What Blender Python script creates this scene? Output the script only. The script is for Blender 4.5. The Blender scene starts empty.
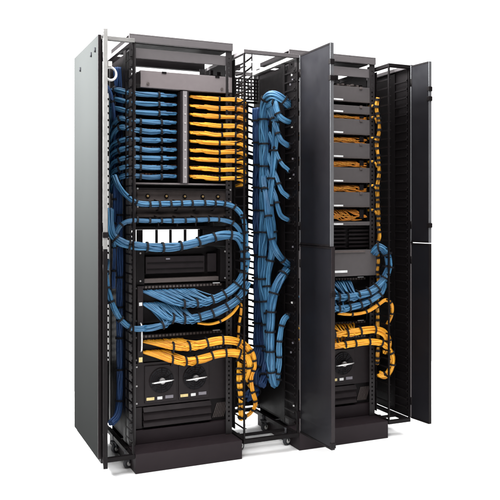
import bpy, bmesh, math, random
from mathutils import Vector, Matrix, noise
random.seed(7)
scene = bpy.context.scene
col = scene.collection
V = Vector
ORG = {}            # world origin of every object already linked

# ------------------------------------------------------------------ materials
def mat(name, c, rough=.45, spec=.3, metal=0, var=.12, scale=40, bump=0., coat=0., c2=None):
    m = bpy.data.materials.new(name); m.use_nodes = True
    nt = m.node_tree; b = nt.nodes['Principled BSDF']
    tc = nt.nodes.new('ShaderNodeTexCoord')
    n = nt.nodes.new('ShaderNodeTexNoise'); n.inputs['Scale'].default_value = scale; n.inputs['Detail'].default_value = 4
    nt.links.new(tc.outputs['Object'], n.inputs['Vector'])
    r = nt.nodes.new('ShaderNodeValToRGB')
    r.color_ramp.elements[0].position = .3; r.color_ramp.elements[1].position = .7
    a = [x*(1-var) for x in c]; d = [min(1, x*(1+var)) for x in (c2 or c)]
    r.color_ramp.elements[0].color = (*a, 1); r.color_ramp.elements[1].color = (*d, 1)
    nt.links.new(n.outputs['Fac'], r.inputs['Fac']); nt.links.new(r.outputs['Color'], b.inputs['Base Color'])
    if 'cable' in name:      # every strand has a tone of its own
        at = nt.nodes.new('ShaderNodeAttribute'); at.attribute_name = 'strand'
        mx = nt.nodes.new('ShaderNodeMath'); mx.operation = 'MULTIPLY_ADD'; mx.inputs[1].default_value = .55
        mh = nt.nodes.new('ShaderNodeMath'); mh.operation = 'MULTIPLY'; mh.inputs[1].default_value = .45
        nt.links.new(n.outputs['Fac'], mh.inputs[0]); nt.links.new(at.outputs['Fac'], mx.inputs[0]); nt.links.new(mh.outputs[0], mx.inputs[2])
        nt.links.new(mx.outputs[0], r.inputs['Fac'])
        r.color_ramp.elements[0].position = .15; r.color_ramp.elements[1].position = .85
    else:                    # handling marks: slightly uneven gloss
        n3 = nt.nodes.new('ShaderNodeTexNoise'); n3.inputs['Scale'].default_value = 7; n3.inputs['Detail'].default_value = 6; n3.inputs['Roughness'].default_value = .65
        nt.links.new(tc.outputs['Object'], n3.inputs['Vector'])
        rr = nt.nodes.new('ShaderNodeMapRange'); rr.inputs['From Min'].default_value = .35; rr.inputs['From Max'].default_value = .65
        rr.inputs['To Min'].default_value = max(.05, rough-.07); rr.inputs['To Max'].default_value = min(1, rough+.10)
        nt.links.new(n3.outputs['Fac'], rr.inputs['Value']); nt.links.new(rr.outputs['Result'], b.inputs['Roughness'])
    b.inputs['Roughness'].default_value = rough; b.inputs['Metallic'].default_value = metal
    b.inputs['Specular IOR Level'].default_value = spec
    b.inputs['Coat Weight'].default_value = coat
    if bump:
        bp = nt.nodes.new('ShaderNodeBump'); bp.inputs['Strength'].default_value = bump; bp.inputs['Distance'].default_value = .001
        n2 = nt.nodes.new('ShaderNodeTexNoise'); n2.inputs['Scale'].default_value = 900; n2.inputs['Detail'].default_value = 2
        nt.links.new(tc.outputs['Object'], n2.inputs['Vector'])
        nt.links.new(n2.outputs['Fac'], bp.inputs['Height']); nt.links.new(bp.outputs['Normal'], b.inputs['Normal'])
    return m
M = dict(
    black=mat('black_powder_coat', (.0060, .0048, .0052), .5, .09, bump=.25),
    brown=mat('dark_brown_powder_coat', (.0145, .0112, .0123), .48, .12, bump=.25),
    base=mat('base_powder_coat', (.0165, .0118, .0138), .5, .12, var=.05, bump=.25),
    door=mat('door_powder_coat', (.0078, .0074, .0090), .38, .12, bump=.15, scale=6),
    capgrey=mat('grey_cap_paint', (.095, .086, .089), .42, .25, var=.03, bump=.2),
    panel=mat('grey_green_side_panel', (.0255, .0262, .0258), .75, .0, var=.03, scale=3, bump=.15),
    rail=mat('pale_rail_glare_paint', (.19, .185, .18), .5, .2),  # far-left rails and door edge: overexposure painted in as pale grey
    divgrey=mat('grey_divider_steel', (.19, .175, .18), .45, .3, var=.05),
    tagrey=mat('pale_grey_tag', (.36, .34, .34), .5, .2, var=.05),
    knob=mat('dull_silver_knob', (.28, .27, .27), .35, .4, metal=.3),
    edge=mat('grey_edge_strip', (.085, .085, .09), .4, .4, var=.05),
    post=mat('charcoal_post', (.018, .0155, .0165), .45, .3, var=.05, bump=.2),
    white=mat('white_plastic', (.75, .74, .72), .4, .4),
    face=mat('warm_grey_face', (.150, .130, .133), .5, .25, var=.04, bump=.15),
    face2=mat('grey_switch_face', (.066, .059, .060), .5, .25, var=.05, bump=.2),
    taupe=mat('taupe_panel', (.075, .061, .058), .5, .2),
    alu=mat('brushed_aluminium', (.62, .60, .58), .35, .5, metal=.6),
    silver=mat('bright_silver', (.8, .8, .8), .25, .5, metal=.5),
    brass=mat('brass', (.75, .5, .22), .3, .5, metal=.7),
    jack=mat('jack_brown', (.10, .05, .035), .5, .3, var=.4, scale=120),
    blue=mat('blue_cable_jacket', (.016, .070, .155), .38, .35, var=.15, scale=18, c2=(.050, .160, .285)),
    shadeblue=mat('shaded_blue_cable_jacket', (.022, .055, .150), .45, .3, var=.2, scale=18),  # cable blue darkened: shade deep in the managers put into the jacket colour
    yellow=mat('yellow_cable_jacket', (.54, .19, .008), .4, .35, var=.08, scale=18, c2=(.80, .40, .025)),
    yellow2=mat('amber_cable_jacket', (.42, .16, .012), .45, .3, var=.35, scale=30, c2=(.62, .30, .03)),
    orange=mat('orange_cable_jacket', (.55, .19, .018), .45, .3, var=.35, scale=60),
    tie=mat('black_hook_and_loop', (.008, .008, .010), .7, .15),
    cream=mat('cream_label', (.62, .50, .24), .6, .2),
    paper=mat('white_label', (.6, .6, .6), .6, .2),
    glabel=mat('grey_label', (.16, .15, .17), .6, .2),
    rubber=mat('grey_rubber', (.05, .05, .055), .6, .2),
    floor=mat('white_studio_floor', (.9, .9, .9), .7, .1, var=.01, scale=1),
)

# ------------------------------------------------------------------ mesh building
class MB:
    def __init__(s): s.v = []; s.f = []; s.sm = []; s.tone = []
    def box(s, x0, x1, y0, y1, z0, z1):
        i = len(s.v)
        s.v += [(x, y, z) for z in (z0, z1) for y in (y0, y1) for x in (x0, x1)]
        for q in ((0, 2, 3, 1), (4, 5, 7, 6), (0, 1, 5, 4), (2, 6, 7, 3), (0, 4, 6, 2), (1, 3, 7, 5)):
            s.f.append(tuple(i+k for k in q)); s.sm.append(False)
        return s
    def hexa(s, pts):          # 8 points, same order as box
        i = len(s.v); s.v += [tuple(p) for p in pts]
        for q in ((0, 2, 3, 1), (4, 5, 7, 6), (0, 1, 5, 4), (2, 6, 7, 3), (0, 4, 6, 2), (1, 3, 7, 5)):
            s.f.append(tuple(i+k for k in q)); s.sm.append(False)
        return s
    def tube(s, pts, r, n=6, closed=False):
        pts = [V(p) for p in pts]; L = len(pts)
        rr = r if isinstance(r, (list, tuple)) else [r]*L
        base = len(s.v); up = None
        for k, p in enumerate(pts):
            if closed: t = pts[(k+1) % L]-pts[k-1]
            else: t = pts[min(k+1, L-1)]-pts[max(k-1, 0)]
            t = t.normalized() if t.length > 1e-9 else V((0, 0, 1))
            if up is None: up = t.orthogonal().normalized()
            else:
                up = up-t*up.dot(t)
                up = up.normalized() if up.length > 1e-6 else t.orthogonal().normalized()
            w = t.cross(up)
            for j in range(n):
                a = 2*math.pi*j/n
                s.v.append(tuple(p+(up*math.cos(a)+w*math.sin(a))*rr[k]))
        for k in range(L if closed else L-1):
            k2 = (k+1) % L
            for j in range(n):
                j2 = (j+1) % n
                s.f.append((base+k*n+j, base+k*n+j2, base+k2*n+j2, base+k2*n+j)); s.sm.append(True)
        if not closed:
            s.f.append(tuple(base+j for j in range(n))[::-1]); s.sm.append(False)
            s.f.append(tuple(base+(L-1)*n+j for j in range(n))); s.sm.append(False)
        return s
    def cyl(s, p0, p1, r, n=20): return s.tube([p0, p1], r, n)
    def build(s, name, m, parent=None, bevel=0., origin=None):
        me = bpy.data.meshes.new(name)
        if parent is not None: org = ORG[parent.name]
        elif origin is not None: org = V(origin)
        else:
            xs = [p[0] for p in s.v]; ys = [p[1] for p in s.v]; zs = [p[2] for p in s.v]
            org = V(((min(xs)+max(xs))/2, (min(ys)+max(ys))/2, min(zs)))
        me.from_pydata([tuple(V(p)-org) for p in s.v], [], s.f)
        me.polygons.foreach_set('use_smooth', s.sm)
        me.update()
        bm = bmesh.new(); bm.from_mesh(me); bmesh.ops.recalc_face_normals(bm, faces=bm.faces); bm.to_mesh(me); bm.free()
        if s.tone:
            at = me.attributes.new('strand', 'FLOAT', 'POINT')
            vals = s.tone+[.5]*(len(me.vertices)-len(s.tone))
            at.data.foreach_set('value', vals)
        me.materials.append(M[m])
        o = bpy.data.objects.new(name, me); col.objects.link(o)
        if parent is not None: o.parent = parent
        else: o.location = org
        ORG[o.name] = org
        if bevel:
            b = o.modifiers.new('bevel', 'BEVEL'); b.width = bevel; b.segments = 2; b.limit_method = 'ANGLE'; b.angle_limit = .7
        return o
def tag(o, label=None, cat=None, group=None, kind=None):
    if label: o['label'] = label
    if cat: o['category'] = cat
    if group: o['group'] = group
    if kind: o['kind'] = kind
    return o
def thing(name, loc, label, cat, group=None):
    o = bpy.data.objects.new(name, None); col.objects.link(o); o.location = loc
    o.empty_display_size = .05
    ORG[o.name] = V(loc); return tag(o, label, cat, group)
def copy_tree(o, d, label=None, group=None, parent=None):
    c = o.copy(); col.objects.link(c)
    if parent is None:
        c.location = o.location+V(d)
        if label: c['label'] = label
        if group: c['group'] = group
        ORG[c.name] = ORG[o.name]+V(d)
    else: c.parent = parent
    for ch in [q for q in col.objects if q.parent == o]: copy_tree(ch, d, parent=c)
    return c

# ------------------------------------------------------------------ cable bundles
def spline(pts, step=.012):
    P = [V(p) for p in pts]; P = [P[0]*2-P[1]]+P+[P[-1]*2-P[-2]]
    out = []
    for i in range(1, len(P)-2):
        n = max(2, int((P[i+1]-P[i]).length/step))
        for k in range(n):
            t = k/n
            out.append(.5*((2*P[i])+(-P[i-1]+P[i+1])*t+(2*P[i-1]-5*P[i]+4*P[i+1]-P[i+2])*t*t+(-P[i-1]+3*P[i]-3*P[i+1]+P[i+2])*t**3))
    out.append(P[-2]); return out
def frames(path):
    fr = []; up = None
    for k in range(len(path)):
        t = (path[min(k+1, len(path)-1)]-path[max(k-1, 0)]).normalized()
        up = t.orthogonal().normalized() if up is None else (up-t*up.dot(t)).normalized()
        fr.append((t, up, t.cross(up)))
    return fr
def bundle(label, pts, R, m, n=12, ties=(), ports=None, group=None, name='cable_bundle', twist=5., step=.012, tw=.0095, flat=1., parent=None, loose=.16):
    """one bundle of cables: strands in one mesh, every tie a child; ports = [(point, t)] lets strand i leave a socket and join at t"""
    path = spline(pts, step); fr = frames(path); N = len(path)
    cum = [0]
    for i in range(1, N): cum.append(cum[-1]+(path[i]-path[i-1]).length)
    L = cum[-1]; r = R/math.sqrt(n)*.98
    mb = MB(); ph = random.random()*9
    tset = [t for t in ties]
    for i in range(n):
        rad = max(0, (R-r*.9)*math.sqrt((i+.4)/n)); a0 = i*2.39996+ph
        S = []
        for k in range(N):
            s = cum[k]; nb = noise.noise(V((s*9, i*3.7, ph)))
            pinch = 1.
            for t in tset: pinch = min(pinch, .86+.14*min(1, abs(s/L-t)*L/.03))
            a = a0+twist*s*.6+nb*.9
            q = rad*pinch*(1+nb*loose)
            S.append(path[k]+fr[k][1]*math.cos(a)*q+fr[k][2]*math.sin(a)*q*flat)
        if ports:
            p, t0 = ports[i % len(ports)]; p = V(p)
            k0 = min(N-3, int(t0*N))
            S = spline([p, p+V((0, -.018, -.003))]+[S[k] for k in range(k0, N, 3)]+[S[-1]], step)
        mb.tube(S, r*random.uniform(.92, 1.06), 6); mb.tone += [random.random()]*(len(mb.v)-len(mb.tone))
    o = mb.build(name, m, parent=parent, origin=None if parent is not None else path[0])
    if parent is None: tag(o, label, 'cable bundle', group)
    for t in ties:
        k = min(N-2, max(1, int(t*N))); c = path[k]; tg, u, w = fr[k]
        b = MB(); nn = 16; prof = [(-.5, 1.0), (-.5, 1.13), (.5, 1.13), (.5, 1.0)]
        ring = []
        mbv = []
        for j in range(nn):
            a = 2*math.pi*j/nn
            for (ax, rr) in prof:
                mbv.append(tuple(c+tg*ax*tw+(u*math.cos(a)+w*math.sin(a)*flat)*R*rr))
        b.v = mbv
        for j in range(nn):
            for q in range(4):
                b.f.append((j*4+q, j*4+(q+1) % 4, ((j+1) % nn)*4+(q+1) % 4, ((j+1) % nn)*4+q)); b.sm.append(False)
        # tail of the strap
        e = c+u*R*1.1
        b.hexa([e+w*(x*R*.5)+tg*(y*tw*.5)+u*(z*.0035) for z in (0, 1) for y in (-1, 1) for x in (-1, 1)])
        b.build('cable_tie', 'tie', parent=o)
    return o

# ================================================================== SETTING
tag(MB().box(-1.6, 3.0, -2.6, 1.7, -.05, 0).build('floor', 'floor', origin=(0, 0, 0)), 'plain white studio floor', kind='structure')
del col.objects['floor']['label']

# ================================================================== RACK
X1, X2, W = .169, .9975, .5203
def rack(x, label):
    t = thing('equipment_rack', (x+W/2, .3, 0), label, 'equipment rack', 'open equipment racks')
    def post(a, b, y0, y1, side):
        mb = MB()
        zt = 1.967 if y0 < .3 else 1.945
        # flange made of cells so that the mounting holes are real
        cx = (a+b)/2; h = .0042; z = .15; p = .0222 if y0 < .3 else .0889
        wx = b-a
        mb.box(a, cx-h, y0, y0+.004, .09, zt); mb.box(cx+h, b, y0, y0+.004, .09, zt)
        mb.box(cx-h, cx+h, y0, y0+.004, .09, z)
        while z < zt-.02:
            mb.box(cx-h, cx+h, y0, y0+.004, z+.009, z+p); z += p
        mb.box(cx-h, cx+h, y0, y0+.004, z, zt)
        s0, s1 = (a, a+.004) if side < 0 else (b-.004, b)
        mb.box(s0, s1, y0+.004, y1, .09, zt)
        return mb.build('post', 'post', t)
    post(x+.002, x+.034, .122, .19, -1); post(x+W-.034, x+W-.002, .122, .19, 1)
    post(x+.002, x+.034, .496, .54, -1); post(x+W-.034, x+W-.002, .496, .54, 1)
    c = MB()                                   # folded steel cap with a lip
    c.box(x, x+W, .114, .200, 1.9985, 2.0055); c.box(x, x+W, .114, .119, 1.968, 1.998)
    c.box(x, x+W, .119, .132, 1.968, 1.972)
    c.build('top_cap', 'capgrey', t, .0012)
    c = MB(); c.box(x+.004, x+W-.004, .128, .138, 1.897, 1.944)
    c.build('cross_beam', 'capgrey', t, .001)
    c = MB(); c.box(x+.004, x+W-.004, .50, .53, 1.935, 1.975); c.build('cross_beam', 'black', t, .001)
    MB().box(x+.001, x+W-.001, .1905, .47, 1.9785, 1.9995).build('cap_shadow_sheet', 'black', t, .001)  # added dark sheet standing in for the shadow band under the cap
    for z0, z1 in ((.021, .998), (1.092, 1.765)):
        MB().box(x+.01, x+W-.01, .488, .491, z0, z1).build('rear_panel', 'black', t)
    for s in (x+.0065, x+W-.0085):
        m = MB(); m.box(s, s+.002, .195, .49, .10, 1.93); m.build('side_plate', 'black', t)
    b = MB()
    b.box(x, x+W, 0, .004, 0, .088); b.box(x, x+W, .004, .142, .084, .088)
    b.box(x, x+.004, .004, .5, 0, .084); b.box(x+W-.004, x+W, .004, .5, 0, .084)
    b.box(x+.004, x+W-.004, .142, .5, .0, .02)
    b.build('base', 'base', t, .0012)
    r = MB(); r.box(x+.004, x+W-.004, .142, .147, .0885, .152); r.box(x+.004, x+W-.004, .147, .164, .148, .152)
    r.build('kick_plate', 'base', t, .001)
    for bx in (x+.018, x+W-.018):
        for bz in (.10, .125):
            MB().cyl((bx, .136, bz), (bx, .142, bz), .0055, 10).build('bolt', 'silver', t)
    return t
rk1 = rack(X1, 'tall black open rack with blue and yellow patch rows, fully visible on the left')
rk2 = copy_tree(rk1, (X2-X1, 0, 0), 'tall black open rack of grey switches, partly behind the open middle doors')
DX = X2-X1

# ================================================================== CABLE MANAGERS
def slotted_back(t, a, b, s0, s1, z0, z1):
    """rear sheet with one column of slanted see-through slots"""
    m = MB(); y0, y1 = .500, .503
    m.box(a, s0, y0, y1, z0, z1)
    if b-s1 > .002: m.box(s1, b, y0, y1, z0, z1)
    m.box(s0, s1, y0, y1, z0, .40); m.box(s0, s1, y0, y1, min(1.815, z1-.012), z1)
    z = .40; p = .0356; k = 0
    while z < min(1.815, z1-.012)-.012:
        th = .011 if k % 10 else .026
        dz = .012
        m.hexa([(x, y, z+zz+(dz*.5 if x == s0 else -dz*.5)) for zz in (0, th) for y in (y0, y1) for x in (s0, s1)])
        z += p; k += 1
    return m.build('rear_panel', 'black', t)
def fingers(t, x, d, z0=.14, z1=1.9, y0=.012, y1=.125):
    """a column of curved cable fingers standing forward from a strip; d = the side the hooks turn to"""
    m = MB(); m.box(x-.002, x+.002, y1, y1+.045, z0-.03, z1+.03)
    z = z0
    while z < z1:
        m.box(x-.0015, x+.0015, y0+.006, y1, z-.0035, z+.0035)
        m.tube([(x, y0+.012, z-.001), (x, y0+.004, z+.004), (x, y0, z+.014)], .0026, 5)
        m.tube([(x, y0+.012, z+.001), (x, y0+.004, z-.004), (x, y0, z-.012)], .0026, 5)
        m.tube([(x, y0+.002, z), (x+d*.012, y0-.002, z)], .0026, 5)
        z += .0445
    return m.build('cable_fingers', 'black', t)
def caster(t, x, y, turn=.4):
    c, s = math.cos(turn), math.sin(turn)
    f = MB()
    f.cyl((x, y, .062), (x, y, .0885), .008, 10); f.cyl((x, y, .056), (x, y, .062), .017, 16)
    for d in (-1, 1):
        ox, oy = -s*d*.0125, c*d*.0125
        f.tube([(x+ox, y+oy, .058), (x+ox+c*.006, y+oy+s*.006, .040), (x+ox+c*.012, y+oy+s*.012, .024)], [.006, .005, .004], 6)
    fk = f.build('caster', 'rubber', t)
    wx, wy = x+c*.012, y+s*.012
    w = MB(); w.cyl((wx-s*-.009, wy-c*.009, .023), (wx+s*-.009, wy+c*.009, .023), .023, 24); w.build('wheel', 'rubber', fk, .002)
    h = MB(); h.cyl((wx-s*-.0105, wy-c*.0105, .023), (wx+s*-.0105, wy+c*.0105, .023), .012, 18); h.build('hub', 'white', fk)
def door(t, hx, hy, fx, fy, z0, z1, m='door', edge='edge', latch=None, hinge_edge='edge', lbl=None):
    """a flat door leaf of folded sheet from hinge (hx,hy) to free edge (fx,fy)"""
    d = V((fx-hx, fy-hy, 0)); L = d.length; d.normalize(); n = V((-d.y, d.x, 0)); T = .016
    if n.x > 0: n = -n                    # n points to the side the camera sees
    H = V((hx, hy, 0))
    def q(s0, s1, a, b, za, zb): return [H+d*s+n*w+V((0, 0, z)) for z in (za, zb) for w in (a, b) for s in (s0, s1)]
    def bx(mb, *a): mb.hexa(q(*a))
    mb = MB(); bx(mb, .006, L-.004, -T/2, T/2-.0015, z0, z1)
    o = mb.build('door', m, t, .0015)
    if lbl: o['label'] = lbl
    # folded hem round the leaf
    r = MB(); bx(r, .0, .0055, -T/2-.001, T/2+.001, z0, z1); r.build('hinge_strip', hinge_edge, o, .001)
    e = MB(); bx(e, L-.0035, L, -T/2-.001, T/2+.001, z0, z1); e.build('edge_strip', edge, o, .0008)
    f = MB()
    bx(f, .006, L-.004, T/2-.0015, T/2+.001, z1-.008, z1); f.build('hem', 'black', o)
    f = MB(); bx(f, .006, L-.004, T/2-.0015, T/2+.001, z0, z0+.008); f.build('hem', 'black', o)
    for z in (latch or []):
        g = MB(); bx(g, L-.014, L+.004, -T/2-.004, T/2+.004, z-.012, z+.012); g.build('latch', 'black', o, .002)
    for z in (z0+.09, z1-.09):
        g = MB(); p = H+d*.003; g.cyl((p.x, p.y, z-.02), (p.x, p.y, z+.02), .0098, 10); g.build('hinge', 'black', o)
    return o
ZS, ZM, SPL = .0885, 1.956, 1.016
def manager(x0, x1, label, rail='black', side='black', midbar=False):
    t = thing('cable_manager', ((x0+x1)/2, .28, 0), label, 'cable manager', 'vertical cable managers beside the racks')
    f = MB(); s = .020; B = .003
    for z0, z1 in ((ZS-.0195, ZS),):
        f.box(x0, x1, 0, s, z0, z1); f.box(x0, x1, .53, .55, z0, z1)
        f.box(x0, x0+s, s, .53, z0, z1); f.box(x1-s, x1, s, .53, z0, z1)
        if midbar: f.box(x0+s, x1-s, .10, .112, z0+.004, z1-.002)
    f.box(x0+.001, x0+.009, .002, .012, ZS, ZM-.018)
    f.box(x1-.009, x1-.001, .002, .012, ZS, ZM-.018)
    f.box(x0+.001, x0+.02, .528, .548, ZS, ZM-.018); f.box(x1-.004, x1-.001, .520, .540, ZS, ZM-.018)
    f.build('frame', 'black', t, .001)
    g = MB(); g.box(x0, x1, 0, s, ZM-.018, ZM); g.build('top_front_rail', rail, t, .001)
    g = MB(); g.box(x0, x0+.02, s, .53, ZM-.018, ZM); g.build('top_side_rail', rail, t, .001)
    g = MB(); g.box(x1-.02, x1, s, .53, ZM-.018, ZM); g.build('top_side_rail', side, t, .001)
    g = MB(); g.box(x0, x1, .53, .55, ZM-.018, ZM); g.build('top_rear_rail', rail, t, .001)
    return t
m1 = manager(.013, .1655, 'narrow cable manager at far left with tall grey-green side panel', rail='rail', side='capgrey')
m2 = manager(.698, .995, 'wide cable manager between the two racks, packed with blue bundles', rail='capgrey', side='rail', midbar=True)
m3 = manager(1.5219, 1.660, 'narrow dark cable manager at far right of the right rack', rail='black', side='capgrey', midbar=True)
# side panels -------------------------------------------------------
def side_panel(t, x0, x1, m, lab):
    s = MB(); s.box(x0, x1, .004, .552, ZS+.002, ZM+.001)
    o = s.build('side_panel', m, t, .001); o['label'] = lab
    e = MB(); e.box(x0-.0005, x1+.001, -.003, .0035, ZS+.002, ZM+.0015); e.build('front_flange', 'brown', o, .001)
    return o
sp = side_panel(m1, 0., .012, 'panel', 'flat grey-green outer side panel')
for (y, z) in ((.135, 1.895), (.385, 1.872), (.05, 1.90)):
    h = MB(); h.tube([(-.0012, y, z-.010), (-.0012, y, z+.010)], .0065, 10); h.build('slot', 'tie', sp)
side_panel(m3, 1.6605, 1.672, 'door', 'dark outer side panel')
MB().box(1.654, 1.6575, .02, .50, ZS+.004, ZM-.02).build('inner_panel', 'black', m3)
MB().box(.9900, .9935, .175, .496, ZS+.03, ZM-.05).build('inner_panel', 'black', m2)
# fingers -----------------------------------------------------------
fingers(m1, .158, -1); fingers(m1, .024, 1)
fingers(m2, .704, 1); fingers(m2, .979, -1)
fingers(m3, 1.530, 1); fingers(m3, 1.648, -1)
slotted_back(m1, .014, .1655, .130, .1655, .11, 1.93)
slotted_back(m2, .699, .994, .942, .990, .11, 1.79)
slotted_back(m3, 1.523, 1.653, 1.60, 1.64, .11, 1.93)
# perforated head plate high in the middle manager
hp = MB()
for i in range(15):
    hp.box(.72+i*.0185, .7275+i*.0185, .470, .473, 1.79, 1.91)
for j in range(7):
    hp.box(.72, .987, .4655, .4685, 1.79+j*.0185, 1.799+j*.0185)
hp.build('perforated_plate', 'black', m2)
# curved hooks on top left of the middle manager
hk = MB()
for i in range(5):
    z = 1.905-i*.046
    hk.tube(spline([(.700, .10, z-.012), (.706, .05, z-.012), (.722, .01, z), (.738, -.004, z+.016)], .008), .0045, 6)
    hk.tube([(.738, -.004, z+.034), (.738, -.004, z-.004)], .003, 6)
hk.build('hook', 'black', m2)
MB().box(.86, .90, .515, .535, 1.962, 1.985).build('bracket', 'black', m2)
# casters
for x, y in ((.150, .095), (.150, .33)): caster(m1, x, y)
for x, y in ((.972, .105), (.972, .37), (.72, .12), (.72, .43)): caster(m2, x, y)
for x, y in ((1.545, .12), (1.545, .43)): caster(m3, x, y)
# doors
door(m1, .0285, -.002, .000, -.145, SPL+.004, 1.951, edge='rail', hinge_edge='rail', latch=[1.02+.06], lbl='upper door, glare painted on its edge towards the viewer')  # both edge strips are pale to paint in the bright reflection
door(m1, .0285, -.002, .000, -.145, .092, SPL, m='black', edge='black', hinge_edge='black', lbl='lower door, seen edge-on')
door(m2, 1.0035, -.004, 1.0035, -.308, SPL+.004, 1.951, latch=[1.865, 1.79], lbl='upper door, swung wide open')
door(m2, 1.0035, -.004, 1.007, -.313, .092, SPL, edge='brown', hinge_edge='capgrey', latch=[.112, .80], lbl='lower door, swung wide open')
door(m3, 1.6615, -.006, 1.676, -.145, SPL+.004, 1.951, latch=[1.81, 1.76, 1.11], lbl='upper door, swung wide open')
door(m3, 1.6615, -.006, 1.676, -.145, .092, SPL, edge='black', hinge_edge='capgrey', lbl='lower door, swung wide open')
# white cable ring at top left
rg = MB(); rg.tube([(.062+.026*math.cos(a), .03+.006*math.sin(a), 1.795+.030*math.sin(a)) for a in [i*math.pi/9 for i in range(18)]], .0055, 8, closed=True)
rg.box(.050, .068, .024, .036, 1.828, 1.850)
rg.build('cable_ring', 'white', m1)

# ================================================================== RACK 1 EQUIPMENT
EX0, EX1, YF = .2055, .668, .120
def bxs(name, m, parent, boxes, bevel=0.):
    b = MB()
    for q in boxes: b.box(*q)
    return b.build(name, m, parent, bevel)
def screws(t, x0, x1, y, zs):
    for x in (x0, x1):
        for z in zs:
            q = MB(); q.cyl((x, y, z), (x, y+.003, z), .0042, 10); q.build('screw', 'knob', t)
# A grey topmost unit
t = thing('rack_unit', (.45, .3, 1.762), 'pinkish grey blank-faced unit at the top of the left rack above the patch rows', 'rack unit')
bxs('housing', 'face', t, [(.226, EX1, .125, .43, 1.762, 1.841)], .0012)
bxs('mounting_ear', 'black', t, [(.204, .225, .118, .1215, 1.775, 1.83)], .001)
bxs('mounting_ear', 'face', t, [(.6685, .686, .118, .1215, 1.764, 1.838)], .001)
for x in (.262, .634):
    b = MB(); b.cyl((x, .1185, 1.779), (x, .125, 1.779), .0065, 12); b.build('thumb_screw', 'taupe', t)
for x in (.33, .60):
    bxs('notch', 'black', t, [(x, x+.022, .1225, .1245, 1.832, 1.842)])
# small clutter standing on it
cl = thing('cable_clamp', (.63, .2, 1.8415), 'small dark clamp standing on the pinkish grey unit, right of centre', 'clamp')
bxs('foot', 'black', cl, [(.59, .66, .18, .22, 1.8415, 1.856)], .001)
bxs('jaw', 'black', cl, [(.60, .615, .19, .21, 1.8565, 1.882), (.635, .655, .19, .21, 1.8565, 1.876)], .001)
# B patch chassis, ten blades
PZ = [1.7315-.0428*k for k in range(10)]
t = thing('patch_chassis', (.44, .3, 1.313), 'black ten-row patch chassis with silver centre divider in the left rack', 'patch chassis')
bxs('housing', 'black', t, [(.2055, .668, .19, .42, 1.313, 1.7605), (.2055, .668, .150, .1895, 1.313, 1.3165), (.2055, .668, .150, .1895, 1.757, 1.7605)])
d = bxs('divider', 'divgrey', t, [(.4335, .4545, .120, .1895, 1.3168, 1.7565)], .0008)
bxs('divider_flange', 'brown', d, [(.423, .433, .124, .1895, 1.3168, 1.7565)]); bxs('divider_flange', 'brown', d, [(.455, .464, .124, .1895, 1.3168, 1.7565)])
for k in range(10):
    bxs('row_tag', 'tagrey', d, [(.440, .448, .1180, .1197, PZ[k]-.003, PZ[k]+.004)])
for k, z in enumerate(PZ):
    for (a, b) in ((.228, .419), (.469, .662)):
        bl = bxs('blade', 'black', t, [(a, b, .168, .1895, z-.0185, z-.0165), (a, b, .180, .1895, z-.016, z+.020)])
        nj = 12; w = (b-a)/nj
        bxs('jack_row', 'jack', bl, [(a+w*i+.0022, a+w*(i+1)-.0022, .174, .1797, z+.002, z+.0165) for i in range(nj)])
bxs('bottom_lip', 'face', t, [(.2055, .668, .138, .1495, 1.309, 1.3165)], .0008)
# Row cables
for k, z in enumerate(PZ):
    o = ['topmost', 'second', 'third', 'fourth', 'fifth', 'sixth', 'seventh', 'eighth', 'ninth', 'lowest'][k]
    n = random.choice((9, 10, 11)); j = random.uniform(-.003, .003)
    e1 = (.135, .155, z+(.012 if k < 5 else -.010)); e2 = (.112, .20, z+(.016 if k < 3 else -.030)); e3 = (.118, .235, z-.075)
    pts = [(.408, .150, z+.003+j), (.34, .136, z+.001), (.28, .131, z-.003+j), (.215, .130, z-.001), (.18, .135, z+.002), e1, e2, e3]
    ports = [((.408-.130*(i/n)**1.6, .176, z+.010), .02+.30*(i/n)**1.6) for i in range(n)]
    bundle('%s row of blue patch cables left of the silver divider' % o, pts, .0142, 'blue', n, (.22+random.uniform(-.01, .01), .475, .70), ports, 'blue patch rows in the left rack', loose=.25)
    pts = [(.482, .150, z+.003+j), (.55, .136, z), (.61, .130, z-.004+j), (.67, .120, z-.002), (.715, .105, z-.003), (.742, .095, z-.014), (.748, .14, z-.030), (.735, .19, z-.040)]
    ports = [((.484+.105*(i/n)**1.6, .176, z+.010), .02+.24*(i/n)**1.6) for i in range(n)]
    bundle('%s row of yellow patch cables right of the silver divider' % o, pts, .0125, 'yellow', n, (.41+random.uniform(-.01, .01), .60, .74), ports, 'yellow patch rows in the left rack', loose=.25)
# C horizontal managers with brass posts
def hman(z0, z1, label, brass):
    t = thing('horizontal_cable_manager', (.44, .15, z0), label, 'cable manager')
    bxs('back_plate', 'taupe', t, [(.206, .668, .148, .151, z0, z1)], .0008)
    bxs('flange', 'black', t, [(.204, .684, .122, .1475, z0-.006, z0-.0005), (.204, .684, .122, .1475, z1+.0005, z1+.006)], .0008)
    for x in (.300, .392, .484, .576, .655):
        r = MB(); r.tube(spline([(x, .147, z0+.004), (x, .100, z0-.004), (x, .088, z0-.02), (x+.004, .092, z0-.042), (x, .12, z0-.046)], .008), .0035, 6)
        r.build('ring', 'black', t)
        if brass:
            s = MB(); s.cyl((x-.034, .147, (z0+z1)/2-.004), (x-.034, .1425, (z0+z1)/2-.004), .0105, 14); w = s.build('washer', 'black', t)
            s = MB(); s.cyl((x-.034, .1425, (z0+z1)/2-.004), (x-.034, .138, (z0+z1)/2-.004), .0052, 12); s.build('screw', 'brass', w)
    screws(t, .2115, .678, .1185, (z0-.003, z1+.003))
    return t
hman(1.231, 1.284, 'taupe horizontal manager with brass screws under the patch chassis', True)
hman(1.155, 1.199, 'plain taupe horizontal manager between the two thin horizontal blue bundles', False)
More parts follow.
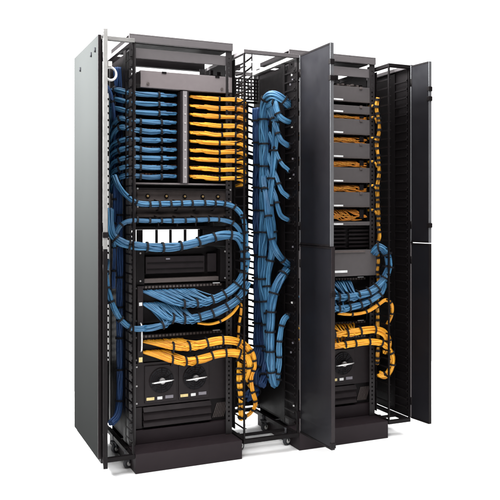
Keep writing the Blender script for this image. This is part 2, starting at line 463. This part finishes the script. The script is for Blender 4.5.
# D open window bracket
t = thing('open_panel', (.44, .15, 1.025), 'black open panel with square white see-through windows', 'panel')
bars = [(.213, .243), (.304, .317), (.373, .386), (.446, .460), (.518, .528), (.545, .668)]
bxs('frame', 'black', t, [(a, b, .145, .149, 1.031, 1.094) for a, b in bars]+[(.206, .684, .142, .152, 1.0945, 1.110), (.206, .684, .142, .152, 1.012, 1.0305)], .0008)
# E dark deep unit
t = thing('rack_unit', (.44, .3, .838), 'black deep unit with a recessed front below the white windows', 'rack unit')
bxs('housing', 'black', t, [(.206, .668, .185, .47, .838, 1.002), (.206, .246, .128, .1845, .838, 1.002), (.628, .668, .128, .1845, .838, 1.002)], .001)
screws(t, .226, .652, .1245, (.855, .985))
bxs('shelf_front', 'taupe', t, [(.2465, .6275, .150, .1845, .842, .862)], .001)
bxs('bezel', 'brown', t, [(.262, .560, .165, .1845, .885, .965)], .002)
bxs('bezel_slot', 'black', t, [(.27, .552, .1615, .1648, .90, .906), (.27, .552, .1615, .1648, .93, .936)])
bxs('badge', 'glabel', t, [(.362, .382, .162, .1648, .950, .957)])
bxs('bay', 'brown', t, [(.575, .622, .165, .1845, .885, .975)], .002)
# F patch panels
def patch_panel(z0, z1, label, m='jack'):
    t = thing('patch_bay', (.44, .15, z0), label, 'patch panel')
    bxs('panel', 'black', t, [(.206, .684, .146, .152, z0, z1)], .0008)
    zz = z1-.014
    screws(t, .2125, .677, .1425, (z0+.012, z1-.012))
    bxs('port_row', 'taupe', t, [(.235+i*.0172, .2465+i*.0172, .143, .1458, zz, zz+.010) for i in range(24)])
    bxs('port_row', 'taupe', t, [(.235+i*.0172, .2465+i*.0172, .143, .1458, zz-.075, zz-.065) for i in range(24)] if z1-z0 > .1 else [(.235, .24, .143, .1458, z0+.004, z0+.012)])
    bxs('label_strip', 'paper', t, [(.595, .632, .1435, .1455, z1-.003, z1+.001)])
    return t
patch_panel(.655, .832, 'tall dark patch panel feeding the two blue bundles, below the deep unit')
patch_panel(.472, .600, 'dark patch panel feeding the yellow bundles in the left rack')
# handle bar & brackets left
t = thing('pull_handle', (.223, .13, .50), 'slim silver upright handle on a dark bracket, left end of the patch panels', 'handle')
bxs('bracket', 'brown', t, [(.208, .234, .108, .1215, .470, .832)], .001)
b = MB(); b.tube(spline([(.222, .107, .66), (.222, .092, .652), (.222, .088, .62), (.222, .088, .57), (.222, .092, .538), (.222, .107, .53)], .01), .0042, 8); b.build('grip', 'silver', t)
bxs('label_tab', 'paper', t, [(.214, .229, .1045, .1075, .742, .757)])
bxs('label_tab', 'cream', t, [(.213, .230, .1045, .1075, .480, .502)])
# G fan modules
def power_panel():
    t = thing('power_panel', (.44, .25, .262), 'dark power panel with two round knobs, below the yellow bundles of the left rack', 'power panel', 'power panels with round knobs')
    bxs('housing', 'brown', t, [(.206, .684, .150, .42, .262, .466)], .001)
    screws(t, .2145, .6745, .1465, (.278, .36, .45))
    for x0 in (.252, .420):
        f = bxs('module', 'brown', t, [(x0, x0+.156, .144, .1495, .275, .452)], .002)
        cx, cz = x0+.082, .378
        d = MB(); d.cyl((cx, .1438, cz), (cx, .141, cz), .058, 36); d.build('dial', 'tie', f)
        g = MB()
        for rr in (.0585, .047, .037, .028):
            g.tube([(cx+rr*math.cos(a), .1395, cz+rr*math.sin(a)) for a in [i*math.pi/18 for i in range(36)]], .0016, 5, closed=True)
        for q in range(6):
            a = q*math.pi/6; g.tube([(cx-.058*math.cos(a), .1385, cz-.058*math.sin(a)), (cx+.058*math.cos(a), .1385, cz+.058*math.sin(a))], .0012, 5)
        g.build('round_grille', 'brown', f)
        k = MB(); k.cyl((cx, .1372, cz), (cx, .122, cz), .0145, 24); kn = k.build('knob', 'knob', f, .002)
        h = MB(); h.tube([(cx-.054, .119, cz-.005), (cx-.04, .115, cz-.004), (cx, .112, cz), (cx+.04, .115, cz+.002), (cx+.054, .119, cz+.003)], [.002, .0034, .005, .0034, .002], 8); h.build('grip', 'silver', kn)
        bxs('label_tab', 'cream', f, [(x0+.008, x0+.046, .1405, .1438, .289, .302)])
        bxs('label_tab', 'paper', f, [(x0+.061, x0+.085, .1405, .1438, .289, .302)])
        bxs('label_tab', 'glabel', f, [(x0+.100, x0+.140, .1405, .1438, .290, .305)], .001)
    return t
pp = power_panel()
copy_tree(pp, (DX, 0, 0), 'dark power panel with a round knob, in the right rack beside the open lower door')
def louvre():
    t = thing('rack_unit', (.44, .25, .156), 'dark brown louvred unit directly above the base of the left rack', 'rack unit', 'louvred bottom units')
    bxs('housing', 'black', t, [(.206, .684, .165, .42, .140, .259)], .001)
    m = MB()
    for z, h in ((.236, .020), (.198, .034), (.166, .027)):
        m.hexa([(x, y, zz) for zz, yy in ((z, .135), (z+h, .150)) for y in (yy, .1645) for x in (.245, .585)])
    m.build('louvre', 'brown', t, .001)
    bxs('end_plate', 'brown', t, [(.206, .240, .150, .1645, .158, .258)], .001)
    g = MB()
    for i in range(7): g.hexa([(x+zz*.35, y, .168+zz) for zz in (0, .07) for y in (.160, .1645) for x in (.600+i*.009, .603+i*.009)])
    g.build('grille', 'taupe', t)
    return t
lv = louvre()
copy_tree(lv, (DX, 0, 0), 'dark brown louvred unit directly above the base of the right rack')

# ================================================================== BUNDLES OF THE LEFT RACK
even = lambda a, b, n: [a+(b-a)*i/(n-1) for i in range(n)]
T = lambda *a, **k: bundle(*a, **k)
# trunk in the left manager
T('navy vertical trunk down the far-left cable manager', [(.135, .20, 1.86), (.145, .205, 1.7), (.147, .21, 1.45), (.146, .21, 1.2), (.147, .20, .95), (.146, .20, .6), (.147, .2, .35), (.130, .18, .23), (.09, .15, .2)], .019, 'shadeblue', 15, even(.08, .92, 11), twist=2)
T('thin dark blue bundle hooked high in the far-left manager', [(.06, .12, 1.76), (.09, .14, 1.72), (.118, .18, 1.6), (.122, .19, 1.4), (.118, .19, 1.2), (.115, .18, 1.0), (.11, .17, .82)], .010, 'shadeblue', 9, even(.1, .9, 8), twist=2)
# 1st horizontal
T('upper thin horizontal blue bundle in front of the brass screws', [(.100, .12, 1.345), (.115, .10, 1.30), (.15, .092, 1.255), (.195, .085, 1.223), (.25, .085, 1.213), (.40, .085, 1.218), (.55, .083, 1.222), (.64, .08, 1.218), (.69, .07, 1.195), (.718, .055, 1.15), (.728, .045, 1.08), (.73, .04, .96), (.728, .045, .88)], .0145, 'blue', 12, [.16, .23, .28, .33, .385, .44, .50, .555, .60, .66, .72, .79, .87, .95])
T('lower thin horizontal blue bundle above the white windows', [(.105, .14, 1.02), (.105, .11, 1.075), (.13, .098, 1.120), (.18, .09, 1.139), (.26, .088, 1.137), (.42, .088, 1.137), (.57, .086, 1.142), (.645, .08, 1.135), (.69, .07, 1.11), (.712, .06, 1.06), (.716, .055, .95), (.714, .055, .86)], .0125, 'blue', 10, [.13, .2, .26, .32, .385, .44, .505, .565, .625, .70, .80, .9])
# 2nd big
T('thick blue bundle sagging across the white windows', [(.085, .15, 1.19), (.082, .12, 1.12), (.092, .10, 1.065), (.14, .09, 1.032), (.22, .082, 1.018), (.32, .08, 1.012), (.42, .08, 1.020), (.52, .078, 1.042), (.60, .074, 1.062), (.66, .07, 1.066), (.70, .06, 1.05), (.722, .05, .99), (.722, .05, .92)], .0225, 'blue', 19, [.16, .235, .325, .42, .515, .61, .70, .80, .92])
# arc on the left
T('blue bundle looping up from the patch panel into the far-left manager', [(.245, .095, .640), (.205, .09, .638), (.165, .09, .650), (.12, .085, .690), (.085, .08, .75), (.062, .085, .82), (.06, .12, .90), (.08, .17, .95)], .0165, 'blue', 12, [.17, .33, .5, .65, .82])
def fan(label, pts, R, m, n, ties, xs, zp, tmax, **k):
    ports = [((xs[0]+(xs[1]-xs[0])*i/(n-1), .143, zp+random.uniform(-.002, .002)), .20+tmax*i/n+random.uniform(-.012, .012)) for i in range(n)]
    return bundle(label, pts, R, m, n, ties, ports, **k)
fan('upper thick blue bundle leaving the tall patch panel to the right', [(.25, .125, .775), (.31, .10, .758), (.40, .085, .744), (.50, .08, .746), (.59, .075, .765), (.66, .065, .80), (.705, .05, .85), (.725, .045, .91), (.728, .045, .98)], .022, 'blue', 44, [.30, .40, .515, .625, .735, .84, .94], (.240, .50), .806, .34)
fan('middle blue bundle fanning down from the tall patch panel', [(.235, .135, .745), (.27, .11, .72), (.32, .09, .69), (.40, .08, .672), (.50, .078, .676), (.59, .072, .70), (.66, .06, .735), (.71, .05, .78), (.735, .045, .84)], .022, 'blue', 44, [.28, .38, .50, .61, .725, .83, .93], (.238, .43), .748, .26)
fan('short blue bundle fanning left towards the silver handle', [(.44, .125, .695), (.38, .10, .672), (.32, .088, .65), (.27, .088, .638), (.236, .092, .636)], .017, 'blue', 16, [.62], (.44, .27), .730, .4)
# yellow beneath blue
T('thin yellow bundle tucked beneath the blue bundles of the left rack', [(.50, .10, .648), (.56, .088, .640), (.62, .078, .655), (.67, .065, .69), (.705, .06, .735), (.715, .07, .70), (.712, .09, .62), (.712, .10, .52), (.714, .10, .42)], .0085, 'yellow', 7, [.22, .42, .6, .7, .8, .9])
fan('upper thick yellow bundle in front of the patch panel, left rack', [(.235, .13, .565), (.30, .105, .548), (.40, .085, .538), (.50, .080, .546), (.60, .072, .560), (.67, .06, .555), (.715, .05, .535), (.74, .06, .49), (.745, .09, .43)], .0225, 'yellow', 46, [.24, .36, .50, .63, .75, .87], (.238, .44), .572, .24)
fan('lower thick yellow bundle sagging in front of the patch panel, left rack', [(.235, .13, .535), (.27, .11, .510), (.33, .09, .485), (.42, .08, .472), (.51, .076, .478), (.60, .068, .497), (.67, .055, .498), (.72, .04, .480), (.745, .05, .43), (.74, .08, .37)], .0215, 'yellow', 44, [.24, .34, .43, .55, .66, .77, .88], (.238, .37), .522, .18)
T('yellow braided bundle running down the front edge of the wide manager', [(.714, .10, .50), (.707, .075, .44), (.700, .06, .38), (.706, .065, .32), (.712, .07, .26), (.714, .07, .20), (.716, .075, .165)], .0165, 'yellow', 12, even(.06, .95, 10), twist=9)
T('yellow loop hanging low inside the wide manager', [(.735, .06, .53), (.765, .05, .49), (.775, .05, .43), (.762, .06, .37), (.775, .07, .30), (.80, .09, .24), (.79, .11, .19), (.755, .12, .165), (.725, .11, .19)], .013, 'yellow', 10, even(.1, .9, 8), twist=8)
T('second yellow loop behind the braided yellow bundle', [(.72, .10, .47), (.745, .09, .40), (.762, .10, .34), (.80, .12, .29), (.825, .15, .25)], .011, 'yellow', 8, even(.15, .9, 5), twist=8)

# ================================================================== MIDDLE MANAGER BUNDLES
T('navy vertical trunk at the back of the wide cable manager', [(.955, .40, 1.74), (.958, .40, 1.5), (.955, .40, 1.2), (.953, .39, .9), (.952, .38, .6), (.945, .36, .42), (.90, .30, .30), (.86, .25, .25), (.82, .2, .24)], .034, 'shadeblue', 22, even(.05, .95, 13), twist=1.5)
T('second navy trunk beside the first in the wide cable manager', [(.945, .30, 1.70), (.955, .30, 1.5), (.95, .30, 1.2), (.95, .30, .9), (.952, .30, .6), (.95, .28, .44), (.92, .24, .34), (.885, .2, .29)], .024, 'shadeblue', 16, even(.05, .95, 11), twist=1.5)
GM = 'blue bundles in the wide manager'
T('main bright blue trunk down the wide manager from the top arch', [(1.03, .14, 1.712), (.985, .10, 1.722), (.945, .10, 1.748), (.912, .13, 1.768), (.892, .17, 1.75), (.888, .19, 1.68), (.892, .19, 1.5), (.890, .19, 1.3), (.893, .19, 1.15), (.885, .19, 1.0), (.880, .185, .85), (.888, .17, .70), (.90, .16, .55), (.905, .16, .42)], .025, 'blue', 20, even(.06, .95, 13), group=GM, twist=3)
T('second blue trunk just right of the main one, upper half of the wide manager', [(.893, .20, 1.72), (.910, .16, 1.725), (.930, .14, 1.68), (.938, .15, 1.58), (.930, .15, 1.45), (.912, .14, 1.32), (.900, .135, 1.2), (.915, .13, 1.08), (.922, .15, .98), (.905, .17, .86), (.90, .15, .74), (.90, .14, .62)], .021, 'blue', 16, even(.12, .95, 8), group=GM, twist=3)
def branch(label, z, R, rise=.09, x0=.925, n=10):
    T(label, [(x0-.028, .185, min(1.725, z+rise+.17)), (x0-.018, .160, min(1.718, z+rise+.11)), (x0-.004, .118, z+rise+.03), (x0, .108, z+rise*.5+.03), (x0+.010, .094, z+.024), (x0+.032, .086, z+.006), (.980, .088, z), (1.01, .10, z-.002), (1.04, .13, z-.003)], R, 'blue', n, [.28, .50, .80], group=GM, twist=3)
branch('blue branch leaving the trunks just below the top of the wide manager', 1.635, .0175, .07)
branch('blue elbow-shaped branch, the second below the top arch of the wide manager', 1.512, .016, .06, .932)
branch('slim short blue branch beside the white specks in the wide manager', 1.386, .012, .03, .948, 8)
branch('blue branch below the white specks in the wide manager', 1.255, .0135, .05, .940)
branch('long slanting blue branch lowest in the upper half of the wide manager', 1.14, .014, .085, .930)
T('blue bundle crossing in an X at mid height of the wide manager', [(.885, .19, 1.36), (.872, .13, 1.27), (.868, .09, 1.17), (.880, .08, 1.06), (.905, .075, .985), (.945, .085, .94), (.985, .10, .915), (1.02, .15, .905)], .018, 'blue', 13, [.15, .4, .58, .8], group='blue bundles in the wide manager', twist=3)
T('thick blue bundle dropping from mid height to the low loop', [(1.02, .16, .90), (.985, .11, .89), (.95, .09, .865), (.91, .08, .81), (.885, .08, .73), (.878, .085, .62), (.880, .09, .50), (.888, .095, .40), (.903, .105, .335), (.918, .112, .312), (.930, .118, .335), (.932, .12, .42)], .025, 'blue', 18, [.13, .26, .38, .5, .62, .75, .88], group='blue bundles in the wide manager', twist=3)
T('slim blue bundle curving down to meet the low loop', [(1.02, .15, .655), (.985, .10, .655), (.955, .085, .640), (.935, .08, .595), (.928, .085, .52), (.930, .09, .43), (.926, .105, .36), (.910, .115, .325), (.893, .115, .345), (.888, .11, .42)], .017, 'blue', 12, [.15, .28, .42, .56, .7, .86], group='blue bundles in the wide manager', twist=3)

# specks: small connector blocks down the side of the right rack
for i, z in enumerate([1.80, 1.74, 1.60, 1.44, 1.30, 1.17, 1.0, .80, .74, .52, .46, .20]):
    pass
side = thing('connector_strip', (.992, .16, .14), 'black connector strip with tiny pale plugs along the left edge of the right rack', 'connector strip')
bxs('strip', 'black', side, [(.9908, .9945, .020, .165, .14, 1.90)])
st = [bxs('plug', 'white' if i % 3 == 0 else 'glabel', side, [(.9848, .9902, yy, yy+.008, z, z+.009)]) for i, (yy, z) in enumerate([(.06, 1.86), (.05, 1.835), (.075, 1.815), (.06, 1.60), (.05, 1.44), (.04, 1.36), (.08, 1.34), (.05, 1.0), (.055, .80), (.06, .72), (.05, .52), (.07, .47), (.04, .21)])]

# ================================================================== RIGHT RACK EQUIPMENT
R0, R1 = 1.040, 1.487
sw = [(1.762, 1.842), (1.700, 1.742), (1.590, 1.670), (1.464, 1.544), (1.335, 1.414), (1.205, 1.284), (1.108, 1.128)]
names7 = ['topmost', 'second, slimmer', 'third', 'fourth', 'fifth', 'sixth', 'lowest, thinnest']
for k, (z0, z1) in enumerate(sw):
    t = thing('network_switch', ((R0+R1)/2, .3, z0), '%s grey switch from the top of the right rack' % names7[k], 'network switch', 'grey switches in the right rack')
    bxs('housing', 'face2', t, [(R0, R1, .122, .42, z0, z1)], .0012)
    bxs('name_label', 'paper', t, [(1.262, 1.318, .1185, .1215, z0+.004, z0+.012)])
    if k < 6:
        bxs('latch', 'taupe', t, [(1.42, 1.436, .117, .1215, z1-.012, z1+.002)], .001)
        bxs('bottom_trim', 'taupe', t, [(R0+.002, R1-.002, .1195, .1218, z0, z0+.003)])
def tangle(z0, z1, label):
    """patch cords plugged into the band between two switches"""
    t = thing('patch_band', (1.26, .2, z0), label, 'patch band', 'orange patch bands between the switches')
    bxs('panel', 'black', t, [(R0, R1, .165, .40, z0, z1)])
    h = z1-z0
    bxs('jack_row', 'jack', t, [(1.06+i*.0155, 1.0725+i*.0155, .160, .1645, z1-.016, z1-.006) for i in range(24)])
    mb = MB()
    for i in range(30):
        x = 1.07+i*.0118; z = z1-.012
        d = random.uniform(.03, .07); zz = z0+random.uniform(.004, .5)*h
        mb.tube(spline([(x, .160, z), (x+.002, .145, z-.003), (x+d*.4, .135, (z+zz)/2), (x+d, .132, zz), (min(1.47, x+d*1.9), .134, zz+random.uniform(-.004, .004))], .01), .0026, 5)
    mb.build('cords', 'orange', t)
    mb = MB()
    for i in range(14):
        x = 1.075+.0205*i+random.uniform(-.004, .004)
        zz = z0+random.uniform(.15, .5)*h
        mb.tube(spline([(x, .158, z1-.014), (x+.012, .136, zz+.01), (x+.035, .129, zz), (x+.06, .131, zz+.002)], .01), .0028, 5)
    mb.build('yellow_cords', 'yellow2', t)
    bxs('plug_block', 'black', t, [(1.425, 1.452, .128, .164, z0+h*.2, z0+h*.85)], .003)
    return t
for k, (a, b, w) in enumerate([(1.672, 1.698, 'second and third'), (1.546, 1.588, 'third and fourth'), (1.416, 1.462, 'fourth and fifth'), (1.286, 1.333, 'fifth and sixth'), (1.130, 1.203, 'sixth and lowest')]):
    tangle(a, b, 'orange patch cords between the %s switches of the right rack' % w)
t = thing('patch_band', (1.26, .2, 1.848), 'dark open tray with a few cords above the topmost switch of the right rack', 'patch band')
bxs('tray', 'black', t, [(R0, R1, .20, .40, 1.848, 1.868), (R0, 1.30, .17, .1995, 1.846, 1.850)])
bxs('coil', 'taupe', t, [(1.30+i*.03, 1.315+i*.03, .150, .199, 1.846+.004*(i % 2), 1.858+.004*(i % 2)) for i in range(5)], .003)
# grille and lower units
t = thing('rack_unit', (1.26, .3, .984), 'black slotted grille unit under the switches of the right rack', 'rack unit')
bxs('housing', 'black', t, [(R0, R1+.02, .165, .42, .984, 1.104)], .001)
bxs('slat', 'brown', t, [(R0+.01, 1.355, .155, .1645, z, z+.009) for z in (.992, 1.013, 1.034, 1.055, 1.076)]+[(1.375, R1+.012, .155, .1645, z, z+.009) for z in (.992, 1.013, 1.034, 1.055, 1.076)])
t = thing('rack_unit', (1.26, .3, .842), 'plain dark grey unit with a white label between grille and blue bundle', 'rack unit')
bxs('housing', 'face2', t, [(R0, 1.520, .100, .40, .842, .978)], .0015)
bxs('name_label', 'paper', t, [(1.255, 1.330, .0965, .0995, .862, .874)])
bxs('top_lip', 'taupe', t, [(1.06, 1.44, .094, .0995, .966, .976)], .001)
t = patch_panel(.655, .832, 'x'); t['label'] = 'dark patch panel behind the blue bundle in the right rack'
for o in [t]: o.location.x += DX
t = patch_panel(.472, .600, 'x'); t['label'] = 'dark patch panel behind the yellow bundles in the right rack'
t.location.x += DX
def shift(pts, d=DX): return [(x+d, y, z) for x, y, z in pts]
def fan2(label, pts, R, m, n, ties, xs, zp, tmax):
    ports = [((DX+xs[0]+(xs[1]-xs[0])*i/(n-1), .143, zp+random.uniform(-.002, .002)), .14+tmax*i/n+random.uniform(-.01, .01)) for i in range(n)]
    return bundle(label, shift(pts), R, m, n, ties, ports)
fan2('upper blue bundle curling up at the right end of the right rack', [(.25, .125, .765), (.31, .10, .748), (.40, .085, .738), (.50, .08, .738), (.59, .075, .748), (.65, .06, .775), (.70, .045, .83), (.722, .04, .90), (.712, .05, .965), (.68, .07, .995), (.665, .10, .96)], .024, 'blue', 20, [.26, .34, .42, .50, .58, .66, .75, .84, .93], (.245, .54), .812, .30)
fan2('lower blue bundle under the curling one, right rack', [(.25, .125, .705), (.32, .09, .69), (.40, .08, .680), (.50, .078, .682), (.59, .072, .70), (.65, .06, .73), (.69, .05, .77), (.70, .06, .84)], .021, 'blue', 18, [.27, .38, .49, .6, .71, .83], (.235, .50), .744, .30)
T('thin yellow bundle hugging the underside of the blue ones, right rack', shift([(.44, .09, .655), (.52, .08, .645), (.60, .07, .655), (.665, .055, .69), (.70, .04, .715), (.735, .035, .69), (.745, .05, .63), (.73, .07, .58)]), .011, 'yellow', 8, [.2, .38, .55, .7, .85])
fan2('upper yellow bundle crossing the right rack', [(.235, .13, .57), (.30, .105, .552), (.40, .085, .545), (.50, .080, .549), (.60, .072, .556), (.66, .065, .556), (.705, .055, .535), (.725, .055, .49), (.722, .07, .43)], .0215, 'yellow', 18, [.30, .43, .56, .70, .86], (.235, .56), .585, .40)
fan2('lower yellow bundle curling down at the right end of the right rack', [(.235, .13, .52), (.30, .10, .497), (.42, .08, .488), (.52, .076, .492), (.60, .068, .497), (.67, .055, .492), (.715, .045, .465), (.742, .04, .41), (.738, .045, .35), (.71, .06, .31), (.685, .08, .32)], .019, 'yellow', 15, [.26, .36, .46, .56, .66, .75, .84, .93], (.235, .50), .528, .24)
yc = [(1.522+random.uniform(-.006, .006), .10+random.uniform(-.008, .008), 1.79-i*.062) for i in range(24)]
T('yellow braided column down the right edge of the right rack', yc, .0125, 'yellow2', 8, [.012+i/44+random.uniform(-.004, .004) for i in range(44)], twist=26, tw=.0125, loose=.5)
for k, (z0, z1) in enumerate(sw[:6]):
    T('short yellow stub joining the yellow column beside the %s switch' % names7[k].split(',')[0], [(1.492, .150, z0-.016), (1.500, .118, z0-.014), (1.510, .104, z0-.024), (1.520, .106, z0-.045)], .0080, 'yellow2', 6, [.5])

# ================================================================== CAMERA
cam = bpy.data.cameras.new('camera'); co = bpy.data.objects.new('camera', cam); col.objects.link(co)
co.location = (-.717, -3.276, 1.169); co.rotation_euler = (math.pi/2, 0, -.416)
cam.sensor_width = 36; cam.lens = 747.6/500*36; cam.shift_y = -36.1/500; cam.clip_end = 200
scene.camera = co

# ================================================================== LIGHT: added world, white behind the racks and dark in front
w = bpy.data.worlds.new('World'); scene.world = w; w.use_nodes = True
nt = w.node_tree; bg = nt.nodes['Background']
tc = nt.nodes.new('ShaderNodeTexCoord'); sx = nt.nodes.new('ShaderNodeSeparateXYZ')
nt.links.new(tc.outputs['Generated'], sx.inputs[0])
dp = nt.nodes.new('ShaderNodeVectorMath'); dp.operation = 'DOT_PRODUCT'; dp.inputs[1].default_value = (math.sin(.416), math.cos(.416), 0)
nt.links.new(tc.outputs['Generated'], dp.inputs[0])
rm = nt.nodes.new('ShaderNodeMapRange'); rm.inputs['From Min'].default_value = .30; rm.inputs['From Max'].default_value = .62
rm.inputs['To Min'].default_value = .03; rm.inputs['To Max'].default_value = 1.7
nt.links.new(dp.outputs['Value'], rm.inputs['Value']); nt.links.new(rm.outputs['Result'], bg.inputs['Strength'])
bg.inputs['Color'].default_value = (1, 1, 1, 1)
def area(name, loc, target, size, power, color=(1, 1, 1), sy=None):
    l = bpy.data.lights.new(name, 'AREA'); l.energy = power; l.size = size; l.color = color
    if sy: l.shape = 'RECTANGLE'; l.size_y = sy
    o = bpy.data.objects.new(name, l); col.objects.link(o); o.location = loc
    o.rotation_euler = (V(target)-V(loc)).to_track_quat('-Z', 'Y').to_euler()
    return o
a = area('softbox_left', (-1.7, .25, 2.40), (0, .28, 1.86), .8, 180, (.97, 1, 1)); a.data.spread = math.radians(82)
area('fill_light_front', (-1.7, -3.4, 3.0), (.7, .1, 1.0), 1.2, 86, (1, .98, .96))  # added unseen fill that brightens the fronts and cables
area('fill_light_top', (.9, 0, 5.2), (.9, 0, 0), 7.0, 1500)  # added unseen overhead fill that keeps the floor blown out to white
scene.view_settings.view_transform = 'Standard'; scene.view_settings.look = 'None'
scene.view_settings.exposure = 0; scene.view_settings.gamma = 1
scene.render.engine = 'CYCLES'
scene.render.resolution_x = 1024; scene.render.resolution_y = 1024
